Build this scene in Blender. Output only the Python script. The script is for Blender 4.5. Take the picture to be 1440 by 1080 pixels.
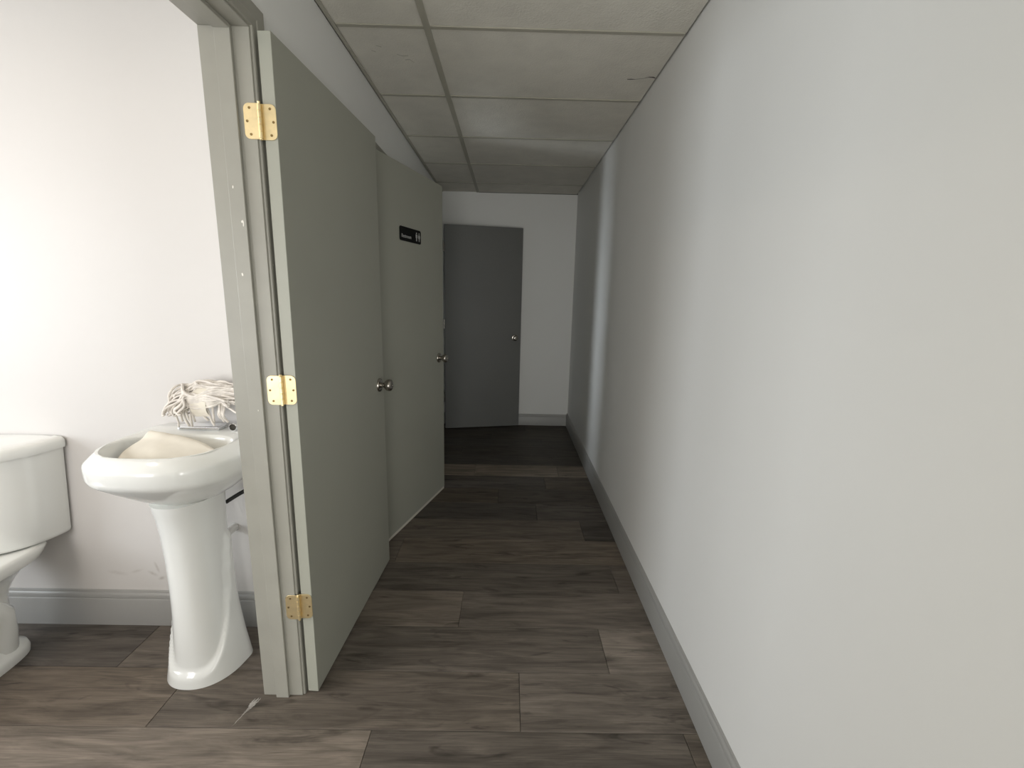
import bpy, bmesh, math, random
from mathutils import Vector, Matrix, noise
random.seed(7)
S = bpy.context.scene
for o in list(bpy.data.objects): bpy.data.objects.remove(o)
C = S.collection
PI = math.pi

# ------------------------------------------------------------------ camera
cam_d = bpy.data.cameras.new('camera'); cam = bpy.data.objects.new('camera', cam_d); C.objects.link(cam)
cam_d.sensor_fit = 'HORIZONTAL'; cam_d.sensor_width = 36.0
cam_d.lens = 632.04/1440*36.0
cam_d.clip_start = 0.02; cam_d.clip_end = 100
Rr = (0.99974041, -0.00567049, 0.02206693); Rd = (0.02053527, -0.19528635, -0.98053126); Rf = (0.00986946, 0.98072987, -0.19511921)
cam.matrix_world = Matrix(((Rr[0], -Rd[0], -Rf[0], 0), (Rr[1], -Rd[1], -Rf[1], 0), (Rr[2], -Rd[2], -Rf[2], 1.4027), (0, 0, 0, 1)))
S.camera = cam

# ------------------------------------------------------------------ world, exposure, lights
W = bpy.data.worlds.new('world'); S.world = W; W.use_nodes = True
W.node_tree.nodes['Background'].inputs[0].default_value = (0.62, 0.72, 0.85, 1)
W.node_tree.nodes['Background'].inputs[1].default_value = 0.6
vs = S.view_settings
vs.view_transform = 'Standard'; vs.look = 'None'; vs.gamma = 1.0; vs.use_curve_mapping = False; vs.exposure = 0.0

def area(name, loc, direction, sx, sy, power, col, shape='RECTANGLE', spread=PI):
    d = bpy.data.lights.new(name, 'AREA'); d.shape = shape; d.size = sx; d.size_y = sy; d.energy = power; d.color = col; d.spread = spread
    o = bpy.data.objects.new(name, d); C.objects.link(o); o.location = loc
    o.rotation_euler = Vector(direction).to_track_quat('-Z', 'Y').to_euler()
    return o
# flush ceiling lamp of the bathroom, its window, daylight at the near end of the corridor, the window of the second room
area('bathroom_ceiling_lamp', (-1.85, 0.60, 2.36), (0, 0, -1), 0.34, 0.34, 6, (1.0, 0.84, 0.70), 'DISK')
area('bathroom_window_daylight', (-3.57, 0.20, 1.40), (1, 0, 0), 1.2, 1.2, 50, (0.88, 0.94, 1.0))
area('bathroom_front_fill', (-1.95, -0.42, 1.15), (0, 1, 0), 0.6, 0.9, 14.5, (0.97, 0.96, 0.96))  # added fill lighting sink, pedestal and lower wall from the front; no window
area('corridor_daylight', (0.0, -1.86, 0.92), (0, 1, 0), 1.0, 1.5, 39, (0.97, 0.98, 0.95))
area('second_room_window_daylight', (-1.435, 3.03, 1.15), (1, 0, 0), 0.34, 1.1, 10.5, (0.86, 0.93, 1.0), spread=math.radians(95))

# ------------------------------------------------------------------ materials
def new_mat(name):
    m = bpy.data.materials.new(name); m.use_nodes = True
    n = m.node_tree; b = n.nodes['Principled BSDF']
    return m, n, b
def noise_mix(n, b, col, amt, scale, detail=4, stretch=None, coord='pos'):
    t = n.nodes.new('ShaderNodeTexNoise'); t.inputs['Scale'].default_value = scale; t.inputs['Detail'].default_value = detail
    g = n.nodes.new('ShaderNodeNewGeometry')
    src = g.outputs['Position']
    if stretch:
        mp = n.nodes.new('ShaderNodeMapping'); mp.inputs['Scale'].default_value = stretch
        n.links.new(src, mp.inputs[0]); src = mp.outputs[0]
    n.links.new(src, t.inputs['Vector'])
    r = n.nodes.new('ShaderNodeValToRGB')
    r.color_ramp.elements[0].position = 0.3; r.color_ramp.elements[1].position = 0.7
    r.color_ramp.elements[0].color = tuple(c*(1-amt) for c in col)+(1,); r.color_ramp.elements[1].color = tuple(min(1, c*(1+amt)) for c in col)+(1,)
    n.links.new(t.outputs['Fac'], r.inputs[0])
    n.links.new(r.outputs[0], b.inputs['Base Color'])
    return t, r, src
def bump(n, b, src, scale, strength, dist=0.002, detail=3):
    t = n.nodes.new('ShaderNodeTexNoise'); t.inputs['Scale'].default_value = scale; t.inputs['Detail'].default_value = detail
    n.links.new(src, t.inputs['Vector'])
    u = n.nodes.new('ShaderNodeBump'); u.inputs['Strength'].default_value = strength; u.inputs['Distance'].default_value = dist
    n.links.new(t.outputs['Fac'], u.inputs['Height']); n.links.new(u.outputs[0], b.inputs['Normal'])
def paint(name, col, rough, amt=0.02, scale=3, bscale=220, bstr=0.12, bdist=0.001):
    m, n, b = new_mat(name)
    _, _, src = noise_mix(n, b, col, amt, scale)
    b.inputs['Roughness'].default_value = rough
    bump(n, b, src, bscale, bstr, bdist)
    return m
def metal(name, col, rough):
    m, n, b = new_mat(name)
    noise_mix(n, b, col, 0.06, 60); b.inputs['Metallic'].default_value = 1; b.inputs['Roughness'].default_value = rough
    return m
def spots(m, pts, col):
    """scuff strokes with a shape of their own: (centre, half axes) ellipses broken up by noise"""
    n = m.node_tree; b = n.nodes['Principled BSDF']
    base = b.inputs['Base Color'].links[0].from_socket
    g = n.nodes.new('ShaderNodeNewGeometry')
    tz = n.nodes.new('ShaderNodeTexNoise'); tz.inputs['Scale'].default_value = 110; n.links.new(g.outputs['Position'], tz.inputs['Vector'])
    for (c, ax, ang, k) in pts:
        mp = n.nodes.new('ShaderNodeMapping'); mp.vector_type = 'TEXTURE'
        mp.inputs['Location'].default_value = c; mp.inputs['Rotation'].default_value = ang; mp.inputs['Scale'].default_value = ax
        n.links.new(g.outputs['Position'], mp.inputs[0])
        l = n.nodes.new('ShaderNodeVectorMath'); l.operation = 'LENGTH'; n.links.new(mp.outputs[0], l.inputs[0])
        a = n.nodes.new('ShaderNodeMath'); a.operation = 'MULTIPLY_ADD'; a.inputs[1].default_value = -1; a.inputs[2].default_value = 1.0
        n.links.new(l.outputs['Value'], a.inputs[0])
        a2 = n.nodes.new('ShaderNodeMath'); a2.operation = 'MULTIPLY'; n.links.new(a.outputs[0], a2.inputs[0]); n.links.new(tz.outputs['Fac'], a2.inputs[1])
        a3 = n.nodes.new('ShaderNodeMath'); a3.operation = 'MULTIPLY'; a3.use_clamp = True; a3.inputs[1].default_value = k; n.links.new(a2.outputs[0], a3.inputs[0])
        mx = n.nodes.new('ShaderNodeMix'); mx.data_type = 'RGBA'
        n.links.new(a3.outputs[0], mx.inputs[0]); n.links.new(base, mx.inputs[6]); mx.inputs[7].default_value = col+(1,)
        base = mx.outputs[2]
    n.links.new(base, b.inputs['Base Color'])

M = {}
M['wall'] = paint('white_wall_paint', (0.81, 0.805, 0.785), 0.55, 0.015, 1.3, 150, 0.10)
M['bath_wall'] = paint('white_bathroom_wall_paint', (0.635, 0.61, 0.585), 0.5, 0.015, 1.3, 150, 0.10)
spots(M['bath_wall'], [((-1.60, 1.684, 0.236), (0.05, 0.05, 0.012), (0, 0.15, 0), 0.5), ((-1.52, 1.684, 0.245), (0.035, 0.05, 0.008), (0, -0.3, 0), 0.5),
                       ((-1.435, 1.684, 0.265), (0.008, 0.05, 0.03), (0, -0.3, 0), 1.0), ((-1.455, 1.684, 0.235), (0.028, 0.05, 0.010), (0, 0.5, 0), 0.7),
                       ((-1.42, 1.684, 0.215), (0.02, 0.05, 0.010), (0, -0.4, 0), 0.9)], (0.30, 0.26, 0.22))
M['grey'] = paint('grey_trim_paint', (0.35, 0.345, 0.305), 0.42, 0.03, 7, 90, 0.08)
def chips(m, thr):
    n = m.node_tree; b = n.nodes['Principled BSDF']; base = b.inputs['Base Color'].links[0].from_socket
    g = n.nodes.new('ShaderNodeNewGeometry'); mp = n.nodes.new('ShaderNodeMapping'); mp.inputs['Scale'].default_value = (1, 1, 0.45)
    n.links.new(g.outputs['Position'], mp.inputs[0])
    t = n.nodes.new('ShaderNodeTexNoise'); t.inputs['Scale'].default_value = 55; t.inputs['Detail'].default_value = 2; n.links.new(mp.outputs[0], t.inputs['Vector'])
    r = n.nodes.new('ShaderNodeValToRGB'); r.color_ramp.elements[0].position = thr; r.color_ramp.elements[1].position = thr+0.02
    n.links.new(t.outputs['Fac'], r.inputs[0])
    mx = n.nodes.new('ShaderNodeMix'); mx.data_type = 'RGBA'; n.links.new(r.outputs[0], mx.inputs[0]); n.links.new(base, mx.inputs[6]); mx.inputs[7].default_value = (0.75, 0.72, 0.66, 1)
    n.links.new(mx.outputs[2], b.inputs['Base Color'])
M['jamb'] = paint('grey_chipped_jamb_paint', (0.315, 0.305, 0.265), 0.42, 0.04, 9, 90, 0.10)
chips(M['jamb'], 0.755)
M['door'] = paint('grey_door_paint', (0.340, 0.340, 0.288), 0.45, 0.025, 2.5, 120, 0.10)
M['door_dark'] = paint('slate_grey_door_paint', (0.150, 0.150, 0.142), 0.5, 0.03, 3, 120, 0.10)
M['baseboard'] = paint('grey_baseboard_paint', (0.33, 0.325, 0.31), 0.42, 0.02, 4, 90, 0.06)
M['tile'] = paint('mineral_fibre_tile', (0.68, 0.65, 0.58), 0.9, 0.05, 9, 130, 0.55, 0.004)
M['grid'] = paint('off_white_ceiling_grid', (0.40, 0.38, 0.315), 0.5, 0.04, 8)
M['void'] = paint('dark_ceiling_void', (0.06, 0.055, 0.045), 0.9)
M['china'] = new_mat('white_glazed_china')[0]
n = M['china'].node_tree; b = n.nodes['Principled BSDF']; noise_mix(n, b, (0.84, 0.845, 0.81), 0.01, 2)
b.inputs['Roughness'].default_value = 0.16; b.inputs['Coat Weight'].default_value = 0.5; b.inputs['Coat Roughness'].default_value = 0.04
M['plastic'] = paint('white_seat_plastic', (0.76, 0.75, 0.72), 0.3, 0.01, 2)
M['chrome'] = metal('polished_chrome', (0.82, 0.83, 0.85), 0.10)
M['nickel'] = metal('brushed_nickel', (0.38, 0.355, 0.32), 0.22)
M['brass'] = metal('satin_brass', (0.93, 0.77, 0.46), 0.42)
M['screw'] = metal('dark_brass_screw', (0.25, 0.17, 0.07), 0.5)
M['black'] = paint('black_sign_plastic', (0.004, 0.004, 0.004), 0.6); M['black'].node_tree.nodes['Principled BSDF'].inputs['Specular IOR Level'].default_value = 0.15
M['letter'] = paint('pale_grey_lettering', (0.42, 0.42, 0.41), 0.5)
M['sweep'] = paint('pale_under_door_light', (0.62, 0.60, 0.53), 0.6, 0.04, 20)  # pale colour painting the light that leaks under the sign door
M['rubber'] = paint('black_rubber_hose', (0.012, 0.012, 0.012), 0.5)
M['dark'] = paint('dark_tear', (0.05, 0.045, 0.035), 0.9)
M['caulk'] = paint('pale_caulk', (0.36, 0.34, 0.31), 0.7, 0.25, 60)
M['yarn'] = paint('off_white_cotton_yarn', (0.77, 0.72, 0.66), 0.9, 0.14, 45, 500, 0.6, 0.002)
M['cloth'] = paint('cream_cloth', (0.78, 0.73, 0.63), 0.85, 0.03, 20, 400, 0.3)

def plank_mat():
    m, n, b = new_mat('grey_brown_vinyl_plank')
    g = n.nodes.new('ShaderNodeNewGeometry'); oi = n.nodes.new('ShaderNodeObjectInfo')
    off = n.nodes.new('ShaderNodeVectorMath'); off.operation = 'SCALE'; off.inputs[0].default_value = (13, 7, 5); n.links.new(oi.outputs['Random'], off.inputs['Scale'])
    ad = n.nodes.new('ShaderNodeVectorMath'); ad.operation = 'ADD'; n.links.new(g.outputs['Position'], ad.inputs[0]); n.links.new(off.outputs[0], ad.inputs[1])
    def layer(sc, scale, detail, dist, lo, hi, c0, c1, rough=0.6):
        mp = n.nodes.new('ShaderNodeMapping'); mp.inputs['Scale'].default_value = sc; n.links.new(ad.outputs[0], mp.inputs[0])
        t = n.nodes.new('ShaderNodeTexNoise'); t.inputs['Scale'].default_value = scale; t.inputs['Detail'].default_value = detail; t.inputs['Distortion'].default_value = dist; t.inputs['Roughness'].default_value = rough
        n.links.new(mp.outputs[0], t.inputs['Vector'])
        r = n.nodes.new('ShaderNodeValToRGB'); r.color_ramp.elements[0].position = lo; r.color_ramp.elements[1].position = hi
        r.color_ramp.elements[0].color = (c0, c0, c0, 1); r.color_ramp.elements[1].color = (c1, c1, c1, 1)
        n.links.new(t.outputs['Fac'], r.inputs[0]); return r.outputs[0], t.outputs['Fac']
    a, fa = layer((1.0, 8, 1), 3.0, 8, 0.9, 0.28, 0.72, 0.52, 1.42)      # long grain bands
    f, ff = layer((1.6, 60, 1), 4.0, 5, 0.2, 0.35, 0.65, 0.84, 1.14)      # fine grain
    k, fk = layer((1.3, 5.5, 1), 2.6, 3, 1.2, 0.28, 0.40, 0.50, 1.0)      # dark knots
    w, fw = layer((3.0, 40, 1), 5.0, 3, 0.4, 0.66, 0.74, 1.0, 1.25)       # pale scratches
    cur = None
    mx = n.nodes.new('ShaderNodeMix'); mx.data_type = 'RGBA'; mx.blend_type = 'MULTIPLY'; mx.inputs[0].default_value = 1
    n.links.new(oi.outputs['Color'], mx.inputs[6]); n.links.new(a, mx.inputs[7]); cur = mx.outputs[2]
    for s in (f, k, w):
        mx = n.nodes.new('ShaderNodeMix'); mx.data_type = 'RGBA'; mx.blend_type = 'MULTIPLY'; mx.inputs[0].default_value = 1
        n.links.new(cur, mx.inputs[6]); n.links.new(s, mx.inputs[7]); cur = mx.outputs[2]
    n.links.new(cur, b.inputs['Base Color'])
    b.inputs['Roughness'].default_value = 0.5; b.inputs['Specular IOR Level'].default_value = 0.22
    u = n.nodes.new('ShaderNodeBump'); u.inputs['Strength'].default_value = 0.25; u.inputs['Distance'].default_value = 0.001
    n.links.new(ff, u.inputs['Height']); n.links.new(u.outputs[0], b.inputs['Normal'])
    return m
M['plank'] = plank_mat()
M['subfloor'] = paint('dark_plank_joint', (0.045, 0.038, 0.032), 0.8)

# ------------------------------------------------------------------ helpers
def obj(name, bm, mat, parent=None, smooth=False, bevel=0.0, seg=2, loc=None, autosmooth=None):
    bmesh.ops.recalc_face_normals(bm, faces=bm.faces)
    me = bpy.data.meshes.new(name); bm.to_mesh(me); bm.free()
    me.materials.append(mat)
    if smooth:
        for p in me.polygons: p.use_smooth = True
    o = bpy.data.objects.new(name, me); C.objects.link(o)
    if parent: o.parent = parent
    if loc: o.location = loc
    if bevel:
        md = o.modifiers.new('bevel', 'BEVEL'); md.width = bevel; md.segments = seg; md.limit_method = 'ANGLE'; md.angle_limit = 0.6
        md.harden_normals = False
    if autosmooth:
        me.set_sharp_from_angle(angle=autosmooth)
    return o
def empty(name, loc=(0, 0, 0), rz=0.0):
    o = bpy.data.objects.new(name, None); C.objects.link(o); o.location = loc; o.rotation_euler = (0, 0, rz); o.empty_display_size = 0.1
    return o
def tag(o, label=None, cat=None, group=None, kind=None):
    if label: o['label'] = label
    if cat: o['category'] = cat
    if group: o['group'] = group
    if kind: o['kind'] = kind
    return o
def box(bm, x0, x1, y0, y1, z0, z1):
    vs_ = [bm.verts.new((x, y, z)) for z in (z0, z1) for y in (y0, y1) for x in (x0, x1)]
    for f in ((0, 2, 3, 1), (4, 5, 7, 6), (0, 1, 5, 4), (2, 6, 7, 3), (0, 4, 6, 2), (1, 3, 7, 5)):
        bm.faces.new([vs_[i] for i in f])
    return bm
def bx(*a):
    return box(bmesh.new(), *a)
def loft(bm, rings, cap0=True, cap1=True, closed=True):
    vr = [[bm.verts.new(p) for p in r] for r in rings]
    n_ = len(vr[0])
    for a, b_ in zip(vr, vr[1:]):
        for i in range(n_ if closed else n_-1):
            j = (i+1) % n_
            bm.faces.new((a[i], a[j], b_[j], b_[i]))
    if cap0: bm.faces.new(vr[0][::-1])
    if cap1: bm.faces.new(vr[-1])
    return bm
def tube(bm, pts, r, n_=8, caps=True, r1=None):
    pts = [Vector(p) for p in pts]; rings = []
    up = None
    for i, p in enumerate(pts):
        t = (pts[min(i+1, len(pts)-1)]-pts[max(i-1, 0)])
        t = t.normalized() if t.length > 1e-9 else Vector((0, 0, 1))
        if up is None: up = t.orthogonal().normalized()
        else:
            up = up-t*up.dot(t)
            up = up.normalized() if up.length > 1e-6 else t.orthogonal().normalized()
        s = t.cross(up)
        rr = r if r1 is None else r+(r1-r)*i/(len(pts)-1)
        rings.append([p+(up*math.cos(a)+s*math.sin(a))*rr for a in [2*PI*k/n_ for k in range(n_)]])
    return loft(bm, rings, caps, caps)
def lathe(bm, prof, origin, axis, n_=24):
    """prof: list of (distance along axis, radius)"""
    ax = Vector(axis).normalized(); u = ax.orthogonal().normalized(); w = ax.cross(u); o = Vector(origin)
    rings = [[o+ax*d+(u*math.cos(2*PI*k/n_)+w*math.sin(2*PI*k/n_))*max(r, 1e-4) for k in range(n_)] for d, r in prof]
    return loft(bm, rings)
def sweep(bm, path, prof, frame):
    """path points (in a plane), prof list of (u,d): u outward in the plane, d out of it; mitred. frame: function (a,b,d)->xyz"""
    rings = []
    n_ = len(path)
    for i, p in enumerate(path):
        p = Vector(p)
        def nrm(a, b_):
            d = (Vector(b_)-Vector(a)).normalized(); return Vector((-d.y, d.x))
        if i == 0: off = nrm(path[0], path[1])
        elif i == n_-1: off = nrm(path[-2], path[-1])
        else:
            n1 = nrm(path[i-1], p); n2 = nrm(p, path[i+1]); off = (n1+n2)/(1+n1.dot(n2))
        rings.append([frame(p.x+off.x*u, p.y+off.y*u, d) for u, d in prof])
    return loft(bm, rings)
def sq(t, w, df, db, nf=2.2, nb=2.2):
    """superellipse plan: t angle; +y back, -y front"""
    c, s = math.cos(t), math.sin(t)
    n_ = nb if s > 0 else nf
    x = w*math.copysign(abs(c)**(2/n_), c); y = (db if s > 0 else df)*math.copysign(abs(s)**(2/n_), s)
    return x, y
def plan_ring(cx, cy, z, w, df, db, nf=2.2, nb=2.2, n_=64):
    r = []
    for k in range(n_):
        x, y = sq(2*PI*(k+0.5)/n_, w, df, db, nf, nb); r.append(Vector((cx+x, cy+y, z)))
    return r

# ------------------------------------------------------------------ dimensions
XR, XL, XLB = 0.6625, -0.700, -0.835       # right wall, left wall's corridor face and bathroom face
YE, YB, YR = 4.7636, 1.684, -1.9           # end wall, bathroom's back wall, rear wall
BX0, BY0 = -3.60, -0.45                    # bathroom's left wall, near wall
ZC = 2.394                                 # underside of the ceiling grid
DH = 2.0735
OP = [(0.485, 1.345), (2.297, 3.128), (3.742, 4.548)]   # door openings in the left wall (between jamb faces)
JZ = 2.079                                 # head jamb soffit
JT = 0.018

# ------------------------------------------------------------------ floor and planks
floor = obj('floor', bx(BX0-0.1, XR+0.1, YR-0.1, YE+0.1, -0.12, -0.006), M['subfloor'])
tag(floor, 'dark grey-brown wood-look vinyl plank floor through corridor and bathroom', 'floor', kind='structure')
CW = 0.2345; Y0 = 1.2204
joints = {0: [-1.153, 0.066], -1: [-1.639, -0.42, 0.60], 1: [-1.445, -0.81, 0.41], 2: [-0.19], 3: [-0.62, 0.56], 4: [-0.58], 5: [0.472], 6: [0.207], 7: [-0.05], 8: [0.3], 9: [-0.25, 0.42], 10: [0.1], 11: [-0.4], 12: [0.35], 13: [-0.15], 14: [0.2], 15: [-0.3]}
tones = {0: [1.0, 0.86, 1.12], -1: [1.2, 1.38, 0.86, 0.9], 1: [0.72, 1.0, 0.90, 1.42], 2: [1.12, 1.02], 3: [0.9, 0.80, 0.9], 4: [0.98, 1.08], 5: [0.86, 0.62], 6: [0.66, 0.85], 7: [0.7, 0.66], 8: [0.6, 0.7], 9: [1.45, 1.4, 1.3], 10: [0.55]*4, 11: [0.5]*4, 12: [0.55]*4, 13: [0.5]*4, 14: [0.5]*4, 15: [0.5]*4}  # far courses darkened for shade; the pale course paints light spilling past the door
pal = [(0.150, 0.128, 0.108), (0.160, 0.134, 0.110), (0.142, 0.124, 0.108), (0.156, 0.128, 0.102)]
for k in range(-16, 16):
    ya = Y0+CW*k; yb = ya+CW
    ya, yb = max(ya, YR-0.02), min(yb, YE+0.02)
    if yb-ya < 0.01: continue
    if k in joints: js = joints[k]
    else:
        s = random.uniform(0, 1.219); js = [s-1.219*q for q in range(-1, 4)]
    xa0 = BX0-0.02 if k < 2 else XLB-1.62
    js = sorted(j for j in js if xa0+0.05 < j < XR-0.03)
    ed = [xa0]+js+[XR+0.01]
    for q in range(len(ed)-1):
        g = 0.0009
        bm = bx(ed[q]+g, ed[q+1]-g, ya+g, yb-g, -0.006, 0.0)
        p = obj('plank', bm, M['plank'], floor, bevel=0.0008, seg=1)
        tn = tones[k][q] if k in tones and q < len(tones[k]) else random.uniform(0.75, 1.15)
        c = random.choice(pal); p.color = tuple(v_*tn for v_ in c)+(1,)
# smear of pale caulk on the planks at the foot of the bathroom jamb
bm = bmesh.new()
rc = random.Random(5)
for (dx, dw, t0, t1) in ((0, 1, 0, 1), (0.009, 0.5, 0.0, 0.5), (-0.010, 0.45, 0.02, 0.35), (0.004, 0.35, 0.3, 0.8), (-0.004, 0.4, 0.15, 0.6)):
    NS = 22; prev = None
    for q in range(NS+1):
        u = t0+(t1-t0)*q/NS
        x = -0.847-0.030*u+dx*(1-u)+rc.uniform(-.0012, .0012); y = 1.334-0.110*u
        w = dw*(0.0055*math.exp(-((u-0.22)/0.20)**2)+0.0011)*rc.uniform(0.45, 1.3)*(min(1, 6*min(q, NS-q)/NS)+0.05)
        a_, c_, b2 = bm.verts.new((x-w, y, 0.0004)), bm.verts.new((x, y, 0.0004+min(0.0010, w*0.3))), bm.verts.new((x+w, y, 0.0004))
        if prev: bm.faces.new((prev[0], prev[1], c_, a_)); bm.faces.new((prev[1], prev[2], b2, c_))
        prev = (a_, c_, b2)
tag(obj('caulk_smear', bm, M['caulk'], floor), 'pale smear of caulk on the planks at the jamb foot')

# ------------------------------------------------------------------ walls
def wall(name, boxes, mat, label):
    bm = bmesh.new()
    for b_ in boxes: box(bm, *b_)
    return tag(obj(name, bm, mat), label, 'wall', kind='structure')
ZT = 2.60
wall('wall_right', [(XR, XR+0.12, YR, YE, 0, ZT)], M['wall'], 'long white corridor wall on the right')
wall('wall_far', [(XL-0.14, XR+0.12, YE, YE+0.12, 0, ZT)], M['wall'], 'white wall closing the far end of the corridor')
wall('wall_rear', [(XL-0.14, XR+0.12, YR-0.12, YR, 0, ZT)], M['wall'], 'white wall at the near end of the corridor behind the viewer')
segs = []; yprev = YR
for a, b_ in OP:
    segs.append((XLB+0.006, XL, yprev, a-JT, 0, ZT)); segs.append((XLB+0.006, XL, a-JT, b_+JT, JZ+JT, ZT)); yprev = b_+JT
segs.append((XLB+0.006, XL, yprev, YE, 0, ZT))
wall('wall_left', segs, M['wall'], 'white corridor wall on the left, broken by three doorways')
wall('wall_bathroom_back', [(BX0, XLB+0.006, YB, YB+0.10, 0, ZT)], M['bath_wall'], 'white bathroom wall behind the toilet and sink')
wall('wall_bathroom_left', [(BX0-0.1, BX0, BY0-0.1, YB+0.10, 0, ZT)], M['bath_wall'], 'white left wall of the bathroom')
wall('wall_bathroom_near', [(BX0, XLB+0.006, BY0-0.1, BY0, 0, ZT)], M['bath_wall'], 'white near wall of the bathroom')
wall('wall_second_room', [(-1.55, -1.45, YB+0.10, 3.60, 0, ZT), (-1.45, XLB+0.006, 3.50, 3.60, 0, ZT)], M['wall'], 'white walls of the room behind the sign door')
wall('wall_third_room', [(-2.50, -2.40, 3.60, YE+0.12, 0, ZT), (-2.40, XLB-0.006, YE, YE+0.12, 0, ZT)], M['wall'], 'walls of the unlit room behind the far door')

# ------------------------------------------------------------------ ceiling: void slab, tiles, grid
ceil = obj('ceiling', bx(BX0-0.1, XR+0.12, YR-0.1, YE+0.12, ZC+0.05, ZC+0.20), M['void'])
tag(ceil, 'suspended ceiling of off-white mineral tiles in a metal grid', 'ceiling', kind='structure')
XM = -0.3353; YT0 = 1.9461; TS = 0.6096
rows_y = [YT0+TS*k for k in range(-8, 6)]
ys = [YR]+[y for y in rows_y if YR+0.05 < y < YE-0.05]+[YE]
for i in range(len(ys)-1):
    for xa, xb in ((XL+0.004, XM), (XM, XR-0.006)):
        bm = bx(xa+0.004, xb-0.002, ys[i]+0.004, ys[i+1]-0.004, ZC+0.002, ZC+0.017)
        t = obj('ceiling_tile', bm, M['tile'], ceil)
        if xa == XM and abs(ys[i]-YT0) < .01:   # torn strip at the right edge
            bm = bmesh.new()
            path = [(0.527, 2.3225), (0.545, 2.321), (0.565, 2.320), (0.60, 2.309), (0.62, 2.296), (0.640, 2.297), (0.6525, 2.304)]
            wd = [0.003, 0.004, 0.0015, 0.001, 0.003, 0.005, 0.003]
            a_ = [bm.verts.new((x, y-w, ZC+0.0016)) for (x, y), w in zip(path, wd)]; b2 = [bm.verts.new((x, y+w, ZC+0.0016)) for (x, y), w in zip(path, wd)]
            for q in range(len(path)-1): bm.faces.new((a_[q], a_[q+1], b2[q+1], b2[q]))
            obj('tear', bm, M['dark'], t)
        if xa != XM and abs(ys[i]-YT0) < .01:
            for path in ([(-0.50, 2.155), (-0.48, 2.168), (-0.455, 2.165)], [(-0.475, 2.20), (-0.455, 2.196), (-0.44, 2.222)], [(-0.60, 2.13), (-0.585, 2.14)], [(-0.57, 2.09), (-0.55, 2.10)]):
                bm = bmesh.new()
                a_ = [bm.verts.new((x, y-0.0025, ZC+0.0016)) for x, y in path]; b2 = [bm.verts.new((x, y+0.0025, ZC+0.0016)) for x, y in path]
                for q in range(len(path)-1): bm.faces.new((a_[q], a_[q+1], b2[q+1], b2[q]))
                obj('crack', bm, M['grid'], t)
        # worn chips of the tile's edge show as little dents along the grid: kept in the tile's relief
for y in ys[1:-1]:
    for xa, xb in ((XL+0.02, XM-0.0125), (XM+0.0125, XR-0.012)):
        obj('cross_tee', bx(xa, xb, y-0.010, y+0.010, ZC-0.002, ZC+0.002), M['grid'], ceil, bevel=0.001, seg=1)
obj('main_runner', bx(XM-0.0125, XM+0.0125, YR, YE-0.003, ZC-0.003, ZC+0.002), M['grid'], ceil, bevel=0.001, seg=1)
bm = bx(XL, XL+0.019, YR, YE, ZC-0.003, ZC+0.0015); box(bm, XL, XL+0.0035, YR, YE, ZC-0.003, ZC+0.03); obj('wall_angle', bm, M['grid'], ceil)
obj('wall_angle', bx(XM, XR, YE-0.004, YE, ZC-0.002, ZC+0.02), M['void'], ceil)
obj('ceiling_panel', bx(BX0, XLB+0.006, BY0, YB, ZC, ZC+0.03), M['tile'], ceil)
obj('ceiling_panel', bx(-1.45, XLB+0.006, YB+0.10, 3.50, ZC, ZC+0.03), M['tile'], ceil)
obj('ceiling_panel', bx(-2.40, XLB+0.006, 3.60, YE, ZC, ZC+0.03), M['tile'], ceil)

# ------------------------------------------------------------------ baseboards
BP = [(0, 0), (0.014, 0), (0.014, 0.105), (0.0125, 0.1085), (0.0105, 0.110), (0.0105, 0.1125), (0.0125, 0.114), (0.0125, 0.124), (0.0105, 0.129), (0.007, 0.1325), (0.0055, 0.139), (0, 0.141)]
def baseboard(name, p0, p1, inward, h, label):
    bm = bmesh.new(); s = h/0.141; i = Vector(inward)
    rings = [[Vector((p[0], p[1], 0))+i*(d+0.0004)+Vector((0, 0, z*s+0.0005)) for d, z in BP] for p in (p0, p1)]
    loft(bm, rings)
    return tag(obj(name, bm, M['baseboard'], autosmooth=0.5), label, 'baseboard', kind='structure')
baseboard('baseboard_right', (XR, YR, 0), (XR, YE-0.0, 0), (-1, 0, 0), 0.141, 'grey moulded baseboard along the right corridor wall')
baseboard('baseboard_far', (XL+0.012, YE), (XR-0.0146, YE), (0, -1, 0), 0.126, 'grey baseboard across the far end of the corridor')
baseboard('baseboard_bathroom', (BX0+0.014, YB), (XLB, YB), (0, -1, 0), 0.158, 'grey moulded baseboard behind the sink and toilet')
baseboard('baseboard_left', (XL, OP[0][1]+0.064), (XL, OP[1][0]-0.064), (1, 0, 0), 0.0, '') if False else None
for nm, ya, yb, lb in (('baseboard_left', OP[1][1]+0.066, OP[2][0]-0.066, 'grey baseboard on the left wall between the two far doorways'),
                       ('baseboard_near', YR+0.02, OP[0][0]-0.066, 'grey baseboard on the left wall beside the viewer')):
    baseboard(nm, (XL, ya), (XL, yb), (1, 0, 0), 0.141, lb)
bb = baseboard('baseboard_stub', (XL, OP[0][1]+0.064), (XL, OP[1][0]-0.064), (0.45, 0, 0), 0.12, 'grey baseboard on the left wall behind the open bathroom door')

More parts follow.
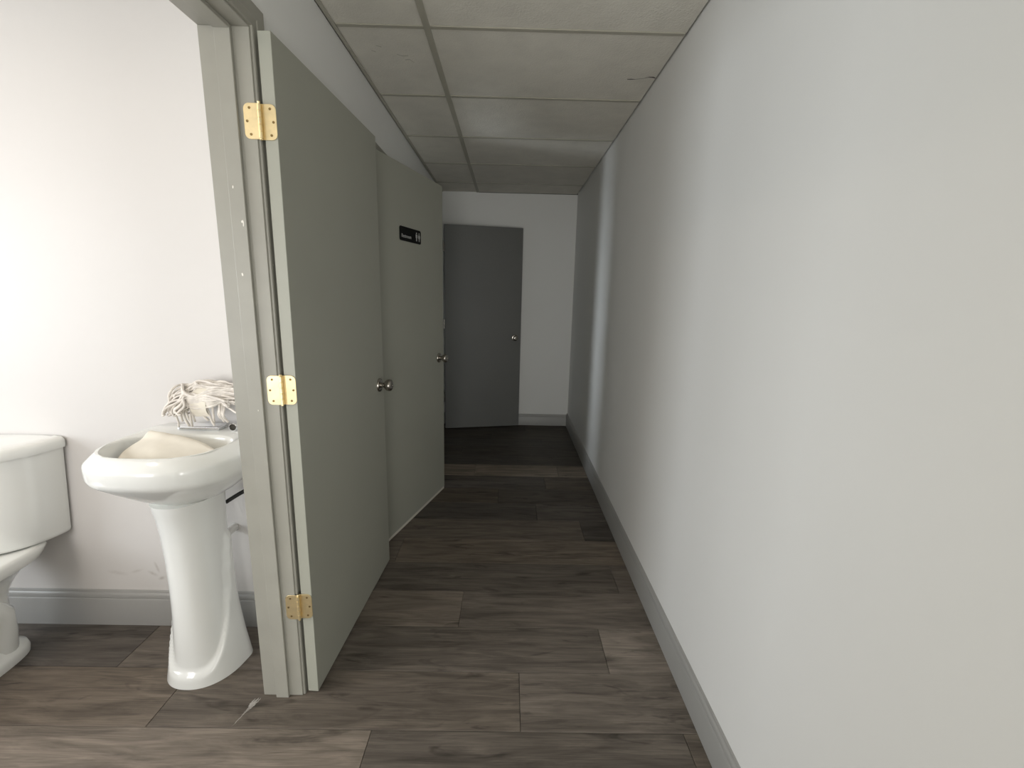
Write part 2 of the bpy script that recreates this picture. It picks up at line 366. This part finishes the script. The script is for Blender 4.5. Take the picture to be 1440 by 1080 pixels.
# ------------------------------------------------------------------ door frames
CP = [(0.0, 0), (0.0, 0.006), (0.004, 0.0075), (0.020, 0.0075), (0.024, 0.0095), (0.048, 0.0112), (0.055, 0.0112), (0.057, 0.009), (0.057, 0)]
CPB = [(0.0, 0), (0.0, 0.006), (0.004, 0.008), (0.020, 0.008), (0.024, 0.011), (0.048, 0.013), (0.055, 0.013), (0.057, 0.010), (0.057, 0)]
def frame(name, ya, yb, label):
    e = tag(empty(name, (XL, (ya+yb)/2, 0)), label, 'door frame', kind='structure')
    def part(nm, bm, bev=0.0015, mat='jamb'):
        o = obj(nm, bm, M[mat], None, bevel=bev); o.parent = e; o.matrix_parent_inverse = Matrix.Translation(-Vector(e.location)); return o
    x0, x1 = XLB, XL+0.0005
    part('jamb', bx(x0, x1, yb, yb+JT-0.0005, 0.0005, JZ)); part('jamb', bx(x0, x1, ya-JT+0.0005, ya, 0.0005, JZ)); part('head_jamb', bx(x0, x1, ya-JT+0.0005, yb+JT-0.0005, JZ, JZ+JT-0.0005))
    s0, s1, st = -0.787, -0.744, 0.011
    part('door_stop', bx(s0, s1, yb-st, yb-0.0002, 0.0005, JZ)); part('door_stop', bx(s0, s1, ya+0.0002, ya+st, 0.0005, JZ)); part('door_stop', bx(s0, s1, ya+st, yb-st, JZ-st, JZ-0.0002))
    rv = 0.005
    pth = [(ya-rv, 0.001), (ya-rv, JZ+rv), (yb+rv, JZ+rv), (yb+rv, 0.001)]
    bm = sweep(bmesh.new(), pth, CP, lambda a, b_, d: Vector((XL+0.0006+d, a, b_)))
    part('casing', bm, 0)
    bm = sweep(bmesh.new(), pth, CPB, lambda a, b_, d: Vector((XLB+0.0055-d, a, b_)))
    part('inner_casing', bm, 0)
    return e
frame('trim_1', OP[0][0], OP[0][1], 'grey painted bathroom door frame with chipped jamb, stop and casing')
frame('trim_2', OP[1][0], OP[1][1], 'grey door frame behind the door with the black sign')
frame('trim_3', OP[2][0], OP[2][1], 'grey door frame of the farthest doorway on the left')

# ------------------------------------------------------------------ doors
def rounded_plate(bm, w, h, t, r, z0, sx, y=0.0, x0=0.0):
    """hinge leaf in the xz plane: straight side at x0, round corners on the far side"""
    pts = [(0, 0), (0, h)]
    for k in range(7): a = PI/2-PI/2*k/6; pts.append((w-r+r*math.cos(a), h-r+r*math.sin(a)))
    for k in range(7): a = -PI/2*k/6; pts.append((w-r+r*math.cos(a), r+r*math.sin(a)))
    loft(bm, [[Vector((x0+sx*px, y+d, z0+pz)) for px, pz in pts] for d in (0, -t)])
    return bm
def hinge(parent, x, y, z0, metal_='brass', wj=0.044, wd=0.041, dy=-0.0005):
    """open hinge: jamb leaf to -x, door leaf to +x, seen from -y, in the parent's local frame"""
    h = 0.0905
    e = obj('hinge', rounded_plate(bmesh.new(), wj, h, 0.0022, 0.015, z0, -1, y, x), M[metal_], parent, bevel=0.0004, seg=1)
    obj('hinge_leaf', rounded_plate(bmesh.new(), wd, h, 0.0022, 0.015, z0, 1, y+dy, x), M[metal_], e, bevel=0.0004, seg=1)
    seg_h = (h-0.004)/5
    for k in range(5):
        bm = lathe(bmesh.new(), [(0, 0.0040), (0.0006, 0.0050), (seg_h-0.0012, 0.0050), (seg_h-0.0006, 0.0040)], (x, y-0.0035, z0+0.002+k*seg_h), (0, 0, 1), 16)
        obj('knuckle', bm, M[metal_], e, smooth=True, autosmooth=0.6)
    bm = lathe(bmesh.new(), [(-0.003, 0.002), (-0.002, 0.0035), (0.0, 0.0035), (h, 0.0035), (h+0.002, 0.0042), (h+0.004, 0.0035), (h+0.005, 0.0015)], (x, y-0.0035, z0), (0, 0, 1), 14)
    obj('hinge_pin', bm, M[metal_], e, smooth=True, autosmooth=0.6)
    for sx, w in ((-1, wj), (1, wd)):
        for fx, fz in ((0.62, 0.012), (0.80, h/2), (0.62, h-0.012)):
            bm = lathe(bmesh.new(), [(0, 0.0034), (0.0008, 0.0034), (0.0004, 0.0015), (0.0002, 0.0008)], (x+sx*w*fx, y-0.0022+(dy if sx > 0 else 0), z0+fz), (0, -1, 0), 12)
            obj('screw', bm, M['screw'], e)
    return e
def knob(parent, pos, axis, k=1.0):
    r = lathe(bmesh.new(), [(0, 0.0325), (0.004, 0.0325), (0.008, 0.030), (0.010, 0.024), (0.0105, 0.016)], pos, axis, 32)
    root = obj('door_knob', lathe(bmesh.new(), [(0.008, 0.0125), (0.022*k, 0.0115), (0.027*k, 0.013), (0.032*k, 0.0215), (0.040*k, 0.0272), (0.050*k, 0.0285), (0.057*k, 0.0262), (0.061*k, 0.021), (0.0625*k, 0.010)], pos, axis, 32), M['nickel'], parent, smooth=True, autosmooth=0.9)
    obj('rose', r, M['nickel'], root, smooth=True, autosmooth=0.6)
    a = Vector(axis)
    obj('lock_button', lathe(bmesh.new(), [(0.0625*k, 0.0055), (0.0665*k, 0.005), (0.0675*k, 0.003)], pos, axis, 16), M['nickel'], root, smooth=True)
    return root
def door(name, hx, hy, ang, width, z0, z1, label, mat, T=0.036):
    """local +y runs from hinge edge to free edge; face towards local +x; root at the hinge corner of that face"""
    e = tag(empty(name, (hx, hy, 0), ang-PI/2), label, 'door', kind='structure')
    obj('door_panel', bx(-T, 0, 0, width, z0, z1), M[mat], e, bevel=0.0015)
    return e
a1 = math.radians(87.1438); a2 = math.radians(73.9938); a3 = math.radians(11.7325)
d1 = door('door_1', -0.6463, 1.3508, a1, 0.8107, 0.0115, DH, 'open flush grey bathroom door folded back against the left corridor wall', 'door')
knob(d1, (0, 0.745, 0.968), (1, 0, 0)); knob(d1, (-0.036, 0.745, 0.968), (-1, 0, 0), 0.72)
obj('latch_plate', bx(-0.030, -0.006, 0.8105, 0.8120, 0.940, 0.997), M['nickel'], d1, bevel=0.0004, seg=1)
# hinges live in the door's frame but lie flat on jamb and door edge
for z0 in (1.8045, 1.0555, 0.3075):
    h = hinge(d1, -0.0405, -0.0068, z0, dy=0.0060)
    h.rotation_euler = (0, 0, PI/2-a1)
d2 = door('door_2', -0.6698, 2.3040, a2, 0.8111, 0.0215, 2.0760, 'grey flush door with black restroom sign, standing slightly ajar on the left', 'door')
knob(d2, (0, 0.735, 0.974), (1, 0, 0)); knob(d2, (-0.036, 0.735, 0.974), (-1, 0, 0))
obj('latch_plate', bx(-0.030, -0.006, 0.8109, 0.8124, 0.946, 1.003), M['nickel'], d2, bevel=0.0004, seg=1)
for z0 in (1.8045, 1.0555, 0.3075): hinge(d2, -0.030, -0.0015, z0, 'brass', 0.008, 0.025)
d3 = door('door_3', -0.6422, 4.5410, a3, 0.7851, 0.012, 2.0550, 'slate grey flush door standing open across the far end of the corridor', 'door_dark')
knob(d3, (0, 0.722, 0.962), (1, 0, 0))
obj('latch_plate', bx(-0.030, -0.006, 0.7849, 0.7864, 0.935, 0.990), M['nickel'], d3, bevel=0.0004, seg=1)
for z0 in (1.8045, 1.0555, 0.3075):
    bm = lathe(bmesh.new(), [(0, 0.004), (0.001, 0.0055), (0.089, 0.0055), (0.090, 0.004)], (0.004, -0.007, z0), (0, 0, 1), 14)
    hh = obj('hinge', bm, M['nickel'], d3, smooth=True, autosmooth=0.6)
    obj('hinge_leaf', bx(-0.030, 0.002, -0.0032, -0.001, z0, z0+0.09), M['nickel'], hh)

tag(obj('under_door_light', bx(-0.030, -0.0015, 0.004, 0.808, 0.003, 0.0225), M['sweep'], d2, bevel=0.001), 'pale strip standing for light leaking under the door')  # strip painted pale in place of light leaking under the door
# sign on door 2
sg = tag(empty('restroom_sign', d2.location, a2-PI/2), 'black plastic sign with pale lettering and two figures on the grey door', 'sign')
SX0, SX1, SZ0, SZ1, ST = 0.248, 0.494, 1.680, 1.756, 0.004
bm = bmesh.new(); r = 0.012; pts = []
for cxx, czz, a0 in ((SX1-r, SZ1-r, 0), (SX0+r, SZ1-r, PI/2), (SX0+r, SZ0+r, PI), (SX1-r, SZ0+r, 1.5*PI)):
    for k in range(7): a = a0+PI/2*k/6; pts.append((cxx+r*math.cos(a), czz+r*math.sin(a)))
loft(bm, [[Vector((d, y, z)) for y, z in pts] for d in (0.0005, ST)])
obj('plaque', bm, M['black'], sg, bevel=0.0008, seg=2)
fc = bpy.data.curves.new('lettering', 'FONT'); fc.body = 'Restroom'; fc.size = 0.027; fc.extrude = 0.0006; fc.align_x = 'LEFT'
fo = bpy.data.objects.new('lettering_curve', fc); C.objects.link(fo)
bpy.context.view_layer.update()
me = bpy.data.meshes.new_from_object(fo.evaluated_get(bpy.context.evaluated_depsgraph_get())); bpy.data.objects.remove(fo)
lo = bpy.data.objects.new('lettering', me); C.objects.link(lo); me.materials.clear(); me.materials.append(M['letter']); lo.parent = sg
lo.matrix_local = Matrix(((0, 0, 1, ST+0.0007), (1, 0, 0, SX0+0.016), (0, 1, 0, SZ0+0.018), (0, 0, 0, 1)))
def pictogram(cy, woman):
    bm = bmesh.new(); x0_, x1_ = ST, ST+0.001
    c = [(cy+0.0048*math.cos(2*PI*k/16), 1.7375+0.0048*math.sin(2*PI*k/16)) for k in range(16)]
    loft(bm, [[Vector((d, y, z)) for y, z in c] for d in (x0_, x1_)])
    if woman: polys = [[(-.0055, 1.731), (.0055, 1.731), (.0095, 1.7095), (-.0095, 1.7095)], [(-.0075, 1.730), (-.0055, 1.731), (-.010, 1.715), (-.012, 1.716)], [(.0075, 1.730), (.0055, 1.731), (.010, 1.715), (.012, 1.716)],
                       [(-.0042, 1.7095), (-.0012, 1.7095), (-.0012, 1.694), (-.0042, 1.694)], [(.0012, 1.7095), (.0042, 1.7095), (.0042, 1.694), (.0012, 1.694)]]
    else: polys = [[(-.0065, 1.731), (.0065, 1.731), (.0055, 1.711), (-.0055, 1.711)], [(-.0095, 1.7305), (-.0072, 1.731), (-.0072, 1.712), (-.0095, 1.712)], [(.0095, 1.7305), (.0072, 1.731), (.0072, 1.712), (.0095, 1.712)],
                   [(-.0052, 1.711), (-.0006, 1.711), (-.0006, 1.694), (-.0052, 1.694)], [(.0006, 1.711), (.0052, 1.711), (.0052, 1.694), (.0006, 1.694)]]
    for p in polys: loft(bm, [[Vector((d, cy+y, z)) for y, z in p] for d in (x0_, x1_)])
    return bm
obj('figure', pictogram(0.438, False), M['letter'], sg); obj('figure', pictogram(0.470, True), M['letter'], sg)

# ------------------------------------------------------------------ pedestal sink
SX = -1.125
sink = tag(empty('pedestal_sink', (SX, 1.52, 0)), 'white china pedestal sink on the bathroom floor behind the door frame', 'sink')
def under(o, root):
    o.parent = root; o.matrix_parent_inverse = Matrix.Translation(-Vector(root.location)); return o
NB = 96
RC = 1.52                                  # plan centre of the outer outline
def outer(z, w, df, db=0.162, nf=2.7, nb=7): return plan_ring(SX, RC, z, w, df, db, nf, nb, NB)
def inner(z, w, df, db, cy=1.44, nf=2.7, nb=2.8): return plan_ring(SX, cy, z, w, df, db, nf, nb, NB)
rings = [outer(0.668, 0.085, 0.09, 0.10, 2, 3), outer(0.684, 0.112, 0.115, 0.12, 2, 3), outer(0.704, 0.145, 0.150, 0.14, 2, 3.5), outer(0.735, 0.185, 0.192, 0.155, 2.1, 4), outer(0.765, 0.214, 0.226, 0.160, 2.3, 5), outer(0.788, 0.229, 0.247),
         outer(0.798, 0.235, 0.256), outer(0.806, 0.2375, 0.260), outer(0.815, 0.2385, 0.262), outer(0.846, 0.2395, 0.263), outer(0.854, 0.2385, 0.2615), outer(0.859, 0.2355, 0.2590), outer(0.874, 0.2200, 0.2470, 0.160), outer(0.884, 0.2085, 0.2385, 0.158), outer(0.8885, 0.2020, 0.2320, 0.156), outer(0.8900, 0.1970, 0.2270, 0.154),
         inner(0.8895, 0.191, 0.1415, 0.108), inner(0.8865, 0.187, 0.1375, 0.104), inner(0.878, 0.183, 0.134, 0.100), inner(0.855, 0.175, 0.126, 0.094), inner(0.825, 0.157, 0.111, 0.084), inner(0.80, 0.124, 0.085, 0.068), inner(0.777, 0.090, 0.062, 0.05), inner(0.765, 0.055, 0.04, 0.035, 1.43), inner(0.762, 0.024, 0.024, 0.024, 1.43, 2, 2)]
bm = loft(bmesh.new(), rings)
under(obj('basin', bm, M['china'], smooth=True, autosmooth=1.2), sink)
under(obj('drain', lathe(bmesh.new(), [(0, 0.022), (0.003, 0.022), (0.004, 0.018), (0.0015, 0.012)], (SX, 1.43, 0.7625), (0, 0, 1), 24), M['chrome'], smooth=True, autosmooth=0.6), sink)
# pedestal: column in front of a wider shell that flares into the foot
bm = bmesh.new(); prings = []
NZ = 70; zs = [0.0005+0.688*(k/NZ) for k in range(NZ+1)]
def lerp(tab, z):
    for (z0, a), (z1, b_) in zip(tab, tab[1:]):
        if z <= z1:
            u = (z-z0)/(z1-z0); u = u*u*(3-2*u) if False else u
            return a+(b_-a)*u
    return tab[-1][1]
def spl(tab, z):
    # smooth piecewise interpolation (Catmull-Rom on a table)
    xs = [t[0] for t in tab]
    i = max(0, min(len(tab)-2, next((q-1 for q in range(1, len(xs)) if z <= xs[q]), len(tab)-2)))
    z0, z1 = xs[i], xs[i+1]; u = (z-z0)/(z1-z0)
    p0 = tab[max(i-1, 0)][1]; p1 = tab[i][1]; p2 = tab[i+1][1]; p3 = tab[min(i+2, len(tab)-1)][1]
    return 0.5*((2*p1)+(-p0+p2)*u+(2*p0-5*p1+4*p2-p3)*u*u+(-p0+3*p1-3*p2+p3)*u**3)
Tw = [(0, 0.097), (0.1, 0.092), (0.3, 0.086), (0.45, 0.086), (0.56, 0.089), (0.62, 0.092), (0.69, 0.098)]
Tf = [(0, 0.114), (0.1, 0.108), (0.3, 0.100), (0.45, 0.100), (0.56, 0.106), (0.62, 0.114), (0.69, 0.128)]
for z in zs:
    rg = []
    w, df = spl(Tw, z), spl(Tf, z)
    for k in range(NB):
        t = 2*PI*(k+0.5)/NB
        x, y = sq(t, w, df, 0.085, 2.2, 3.5)
        s = max(0.0, min(1.0, (y+df)/(df+0.03)))         # 0 at the front, 1 at the back
        zc = 0.062+0.46*s**1.9
        u = max(0.0, min(1.0, (zc-z)/0.030)); u = u*u*(3-2*u)
        fl = 0.013*u+(0.030*max(0.0, 1-z/0.30)**1.6)*s + 0.010*max(0, 1-z/0.06)*(1-s)*0.6
        x2, y2 = sq(t, w+fl, df+fl*1.15, 0.085, 2.2, 3.5)
        rg.append(Vector((SX+0.006+x2, 1.495+y2, z)))
    prings.append(rg)
under(obj('pedestal', loft(bm, prings), M['china'], smooth=True, autosmooth=1.2), sink)
# faucet: plate, spout, two lever bells, lift rod
FY, FZ = 1.612, 0.8900
fau = under(obj('faucet', bx(SX-0.078, SX+0.072, FY-0.026, FY+0.026, FZ, FZ+0.014), M['chrome'], bevel=0.004, seg=3), sink)
def fpart(nm, bm, mat='chrome', **k):
    o = obj(nm, bm, M[mat], smooth=True, autosmooth=0.7, **k); o.parent = fau; o.matrix_parent_inverse = Matrix.Translation(-Vector(sink.location)); return o
for xx in (-0.058, 0.055):
    fpart('faucet_handle', lathe(bmesh.new(), [(0.012, 0.020), (0.020, 0.019), (0.045, 0.0125), (0.060, 0.013), (0.068, 0.016), (0.074, 0.010)], (SX+xx, FY, FZ), (0, 0, 1), 24))
    bm = tube(bmesh.new(), [(SX+xx, FY, FZ+0.066), (SX+xx*1.35, FY-0.012, FZ+0.071), (SX+xx*1.75, FY-0.03, FZ+0.076)], 0.0055, 10); fpart('handle_lever', bm)
fpart('spout', tube(bmesh.new(), [(SX, FY, FZ+0.010), (SX, FY, FZ+0.06), (SX, FY-0.006, FZ+0.085), (SX, FY-0.03, FZ+0.10), (SX, FY-0.07, FZ+0.098), (SX, FY-0.10, FZ+0.085), (SX, FY-0.108, FZ+0.07)], 0.0125, 16))
for xx in (-0.022, 0.018): fpart('faucet_post', lathe(bmesh.new(), [(0.012, 0.013), (0.018, 0.012), (0.05, 0.007), (0.07, 0.007)], (SX+xx, FY-0.004, FZ), (0, 0, 1), 18))
fpart('lift_rod', tube(bmesh.new(), [(SX-0.082, FY-0.004, FZ+0.012), (SX-0.105, FY-0.008, FZ+0.010), (SX-0.128, FY-0.012, FZ+0.006)], 0.0026, 8), 'nickel')
# hose and valve at the wall beneath the basin
pts = []
for k in range(15):
    u = k/14; pts.append((-1.065+0.19*u, 1.60+0.04*math.sin(u*2.2), 0.602+0.055*math.sin(min(1, u*1.15)*PI*0.62)))
under(obj('supply_hose', tube(bmesh.new(), pts, 0.0075, 10), M['rubber'], smooth=True, autosmooth=0.8), sink)
under(obj('drain_pipe', tube(bmesh.new(), [(SX+0.03, 1.53, 0.66), (SX+0.03, 1.53, 0.52), (SX+0.03, 1.55, 0.47), (SX+0.03, 1.59, 0.455), (SX+0.03, 1.682, 0.455)], 0.016, 14), M['plastic'], smooth=True, autosmooth=0.8), sink)
under(obj('mounting_bolt', lathe(bmesh.new(), [(0, 0.009), (0.02, 0.009), (0.024, 0.006)], (-0.895, 1.655, 0.70), (0, 0, 1), 12), M['rubber'], smooth=True, autosmooth=0.6), sink)

# small chrome stopper on the deck beside the faucet
st = tag(empty('sink_stopper', (-1.000, 1.600, 0.8902)), 'small chrome stopper lying on the sink deck right of the faucet', 'stopper')
bm = lathe(bmesh.new(), [(-0.018, 0.009), (-0.014, 0.0135), (0.004, 0.0135), (0.010, 0.0150), (0.016, 0.0150), (0.018, 0.012), (0.012, 0.010)], (0, 0, 0.0152), (0.05, -1, 0), 24)
obj('stopper_body', bm, M['chrome'], st, smooth=True, autosmooth=0.6)
obj('stopper_bore', lathe(bmesh.new(), [(0.0125, 0.0098), (0.0135, 0.0098)], (0, 0, 0.0152), (0.05, -1, 0), 20), M['dark'], st)

# ------------------------------------------------------------------ mop head draped over the faucet
mop = tag(empty('mop_head', (SX, FY, FZ)), 'off-white cotton string mop head draped over the chrome faucet', 'mop head')
rnd = random.Random(11)
def wob(p, k, s): return p+Vector((noise.noise(p*k), noise.noise(p*k+Vector((7, 3, 1))), noise.noise(p*k+Vector((2, 9, 5)))))*s
bm = bmesh.new()
def strand(ctrl, r):
    # Catmull-Rom through ctrl
    ctrl = [Vector(c) for c in ctrl]; P = [ctrl[0]]+ctrl+[ctrl[-1]]; out = []
    for i in range(1, len(P)-2):
        for q in range(5):
            u = q/5
            out.append(0.5*((2*P[i])+(-P[i-1]+P[i+1])*u+(2*P[i-1]-5*P[i]+4*P[i+1]-P[i+2])*u*u+(-P[i-1]+3*P[i]-3*P[i+1]+P[i+2])*u**3))
    out.append(ctrl[-1])
    out = [wob(p, 35, 0.004) for p in out]
    tube(bm, out, r, 6)
for k in range(95):      # strands running along the faucet and drooping over its left end
    v_ = rnd.uniform(-1, 1); y0 = FY+0.062*v_; top = FZ+0.162-0.045*v_*v_+rnd.uniform(-0.018, 0.016)
    xe = SX-rnd.uniform(0.0, 0.062); drop = rnd.uniform(0.02, 0.075)
    yy = y0+rnd.uniform(-.02, .02)
    c = [(SX+0.16+rnd.uniform(-.03, .03), y0+rnd.uniform(-.02, .02), top-rnd.uniform(0.0, 0.03)), (SX+0.09, y0+rnd.uniform(-.015, .015), top-rnd.uniform(0, .012)), (SX+0.02, y0, top-rnd.uniform(-0.006, .012)), (SX-0.005, yy, top+rnd.uniform(-.01, .006)),
         (xe, yy-0.012, top-0.020-rnd.uniform(0, .012)), (xe-0.018, yy-0.02, top-0.02-drop*0.5), (xe-0.016+rnd.uniform(-.012, .015), yy-0.024, max(FZ+0.078, top-0.03-drop))]
    strand(c, rnd.uniform(0.0032, 0.0046))
for k in range(24):      # strands hanging over the front between the posts
    x = SX+rnd.uniform(-0.075, 0.115); y0 = FY+rnd.uniform(-.01, .03); zt = FZ+0.156+rnd.uniform(-.012, .008); low = rnd.choice([0.06, 0.05, 0.035, 0.018])+rnd.uniform(0, .01)
    dx = rnd.uniform(-.012, .025)
    c = [(x+0.05, y0+0.02, zt-0.008), (x+0.015, y0-0.012, zt+0.003), (x, y0-0.045, zt-0.020), (x+dx*.4, FY-0.052, FZ+0.075), (x+dx, FY-0.044+rnd.uniform(-.006, .008), FZ+low)]
    strand(c, rnd.uniform(0.0032, 0.0046))
for k in range(26):      # flatter swathes wrapped across the front
    z0 = FZ+rnd.uniform(0.105, 0.150)
    c = [(SX-0.045, FY-0.02, z0+0.02), (SX-0.02, FY-0.056, z0+rnd.uniform(-.01, .01)), (SX+0.02, FY-0.066, z0-0.012), (SX+0.08, FY-0.060, z0-0.002+rnd.uniform(-.012, .012)), (SX+0.13, FY-0.045, z0+0.012), (SX+0.175, FY-0.03, z0+0.006)]
    strand(c, rnd.uniform(0.0035, 0.005))
yo = obj('yarn_strands', bm, M['yarn'], smooth=True); yo['kind'] = 'stuff'; yo.parent = mop; yo.matrix_parent_inverse = Matrix.Translation(-Vector(mop.location))
bm = bmesh.new()
rg = []
for k in range(9):       # woven band in the middle that gathers the strands
    u = k/8; a = -0.25*PI+u*1.15*PI
    yy_, zz_ = FY-0.004+0.066*math.cos(PI-a), FZ+0.106+0.060*math.sin(a)
    rg.append([Vector((SX+0.005+0.012*u, yy_, zz_)), Vector((SX+0.060+0.012*u, yy_, zz_)), Vector((SX+0.060+0.012*u, yy_*0.97+FY*0.03, zz_-0.004)), Vector((SX+0.005+0.012*u, yy_*0.97+FY*0.03, zz_-0.004))])
loft(bm, rg)
bo = obj('mop_band', bm, M['cloth'], smooth=True, autosmooth=0.8); bo.parent = mop; bo.matrix_parent_inverse = Matrix.Translation(-Vector(mop.location))

# ------------------------------------------------------------------ cream cloth bunched in the basin
cl = bmesh.new(); NU, NW = 36, 30
def cr4(p, u):
    u = u*(len(p)-1); i = min(int(u), len(p)-2); f = u-i
    p0 = Vector(p[max(i-1, 0)]); p1 = Vector(p[i]); p2 = Vector(p[i+1]); p3 = Vector(p[min(i+2, len(p)-1)])
    return 0.5*((2*p1)+(-p0+p2)*f+(2*p0-5*p1+4*p2-p3)*f*f+(-p0+3*p1-3*p2+p3)*f**3)
CS = [[(-1.205, 1.530, 0.870), (-1.13, 1.530, 0.862), (-1.05, 1.522, 0.848), (-0.985, 1.480, 0.835)],
      [(-1.245, 1.520, 0.908), (-1.15, 1.500, 0.902), (-1.05, 1.465, 0.894), (-0.958, 1.420, 0.876)],
      [(-1.258, 1.485, 0.886), (-1.16, 1.455, 0.894), (-1.06, 1.420, 0.887), (-0.955, 1.395, 0.868)],
      [(-1.274, 1.430, 0.862), (-1.165, 1.400, 0.880), (-1.08, 1.370, 0.866), (-0.970, 1.365, 0.850)],
      [(-1.255, 1.365, 0.838), (-1.165, 1.355, 0.850), (-1.09, 1.345, 0.848), (-1.02, 1.350, 0.842)]]
grid = []
for i in range(NU+1):
    row = []
    for j in range(NW+1):
        cols = [cr4(r, i/NU) for r in CS]
        p = cr4(cols, j/NW); p.z += 0.003*noise.noise(p*22)
        row.append(cl.verts.new(p))
    grid.append(row)
for i in range(NU):
    for j in range(NW): cl.faces.new((grid[i][j], grid[i+1][j], grid[i+1][j+1], grid[i][j+1]))
cloth = obj('cleaning_cloth', cl, M['cloth'], smooth=True)
md = cloth.modifiers.new('solid', 'SOLIDIFY'); md.thickness = 0.004
tag(cloth, 'smooth cream cloth bunched into a mound inside the sink basin', 'cloth')

# ------------------------------------------------------------------ toilet
TX = -1.940
toi = tag(empty('toilet', (TX, 1.40, 0)), 'white china toilet with bowed tank against the bathroom wall, left of the sink', 'toilet')
def tring(z, w, d, g=0.006): return plan_ring(TX, 1.672, z, w, d, 0.008, 2.05, 8, 72)
tank = [tring(0.427, 0.175, 0.190), tring(0.432, 0.186, 0.206), tring(0.445, 0.191, 0.214), tring(0.60, 0.203, 0.221), tring(0.785, 0.217, 0.228)]
under(obj('tank', loft(bmesh.new(), tank), M['china'], smooth=True, autosmooth=0.9), toi)
lid = [tring(0.784, 0.218, 0.230), tring(0.786, 0.226, 0.239), tring(0.794, 0.228, 0.242), tring(0.814, 0.228, 0.242), tring(0.822, 0.224, 0.238), tring(0.827, 0.216, 0.228), tring(0.829, 0.19, 0.19)]
under(obj('tank_lid', loft(bmesh.new(), lid), M['china'], smooth=True, autosmooth=0.9), toi)
def bring(z, w, yf, yb, nf=2.0, nb=2.6, cy=None):
    cy = cy if cy is not None else (yf+(yb-yf)*0.55)
    return plan_ring(TX, cy, z, w, cy-yf, yb-cy, nf, nb, 72)
bowl = [bring(0.0006, 0.122, 1.02, 1.560, 2.4, 4), bring(0.022, 0.124, 1.015, 1.562, 2.4, 4), bring(0.042, 0.119, 1.022, 1.556, 2.4, 4), bring(0.052, 0.108, 1.035, 1.540, 2.4, 3.5), bring(0.085, 0.098, 1.05, 1.512, 2.3, 3), bring(0.125, 0.096, 1.05, 1.498, 2.2, 3),
        bring(0.160, 0.110, 1.035, 1.512, 2.2, 3.2), bring(0.195, 0.122, 1.02, 1.528, 2.1, 3.4), bring(0.225, 0.121, 1.005, 1.528, 2.1, 3.6), bring(0.250, 0.115, 0.99, 1.528, 2.1, 4), bring(0.285, 0.121, 0.98, 1.535, 2.1, 4), bring(0.325, 0.137, 0.965, 1.555, 2.1, 4), bring(0.365, 0.158, 0.950, 1.590, 2.1, 4), bring(0.372, 0.172, 0.946, 1.615, 2.1, 4), bring(0.380, 0.178, 0.942, 1.63, 2.1, 4.5), bring(0.410, 0.180, 0.940, 1.645, 2.1, 5), bring(0.420, 0.178, 0.942, 1.645, 2.1, 5), bring(0.4255, 0.170, 0.950, 1.638, 2.1, 5)]
inn = [bring(0.423, 0.135, 0.985, 1.33, 2.1, 2.4), bring(0.40, 0.128, 0.992, 1.325, 2.1, 2.4), bring(0.34, 0.118, 1.005, 1.31, 2.1, 2.4), bring(0.26, 0.085, 1.05, 1.27, 2, 2), bring(0.22, 0.045, 1.10, 1.22, 2, 2)]
under(obj('bowl', loft(bmesh.new(), bowl+inn), M['china'], smooth=True, autosmooth=1.0), toi)
for s in (1, -1):   # the trapway bulging out of the side
    bm = bmesh.new()
    tube(bm, [(TX+s*0.070, 1.20, 0.13), (TX+s*0.078, 1.27, 0.20), (TX+s*0.080, 1.34, 0.262), (TX+s*0.080, 1.42, 0.262), (TX+s*0.078, 1.465, 0.20), (TX+s*0.070, 1.47, 0.12), (TX+s*0.06, 1.47, 0.05)], 0.047, 18)
    under(obj('trapway', bm, M['china'], smooth=True, autosmooth=1.0), toi)
    under(obj('bolt_cap', lathe(bmesh.new(), [(0, 0.014), (0.006, 0.014), (0.014, 0.009), (0.017, 0.003)], (TX+s*0.107, 1.38, 0.040), (0, 0, 1), 18), M['plastic'], smooth=True, autosmooth=0.9), toi)
seat = [bring(0.426, 0.182, 0.935, 1.37, 2.1, 2.6), bring(0.432, 0.186, 0.930, 1.372, 2.1, 2.6), bring(0.442, 0.184, 0.932, 1.372, 2.1, 2.6), bring(0.446, 0.176, 0.942, 1.368, 2.1, 2.6)]
under(obj('seat', loft(bmesh.new(), seat), M['plastic'], smooth=True, autosmooth=1.0), toi)
sl = [bring(0.447, 0.180, 0.935, 1.372, 2.1, 2.6), bring(0.450, 0.184, 0.932, 1.374, 2.1, 2.6), bring(0.460, 0.182, 0.935, 1.374, 2.1, 2.6), bring(0.466, 0.165, 0.955, 1.365, 2.1, 2.6)]
under(obj('seat_lid', loft(bmesh.new(), sl), M['plastic'], smooth=True, autosmooth=1.0), toi)
hl = under(obj('flush_handle', lathe(bmesh.new(), [(0, 0.012), (0.008, 0.012), (0.012, 0.007), (0.02, 0.006)], (TX-0.13, 1.492, 0.735), (-0.4, -1, 0), 18), M['chrome'], smooth=True, autosmooth=0.8), toi)
bm = tube(bmesh.new(), [(TX-0.137, 1.474, 0.735), (TX-0.11, 1.452, 0.732), (TX-0.07, 1.438, 0.728)], 0.006, 10)
o = obj('lever', bm, M['chrome'], smooth=True, autosmooth=0.8); o.parent = hl; o.matrix_parent_inverse = Matrix.Translation(-Vector(toi.location))
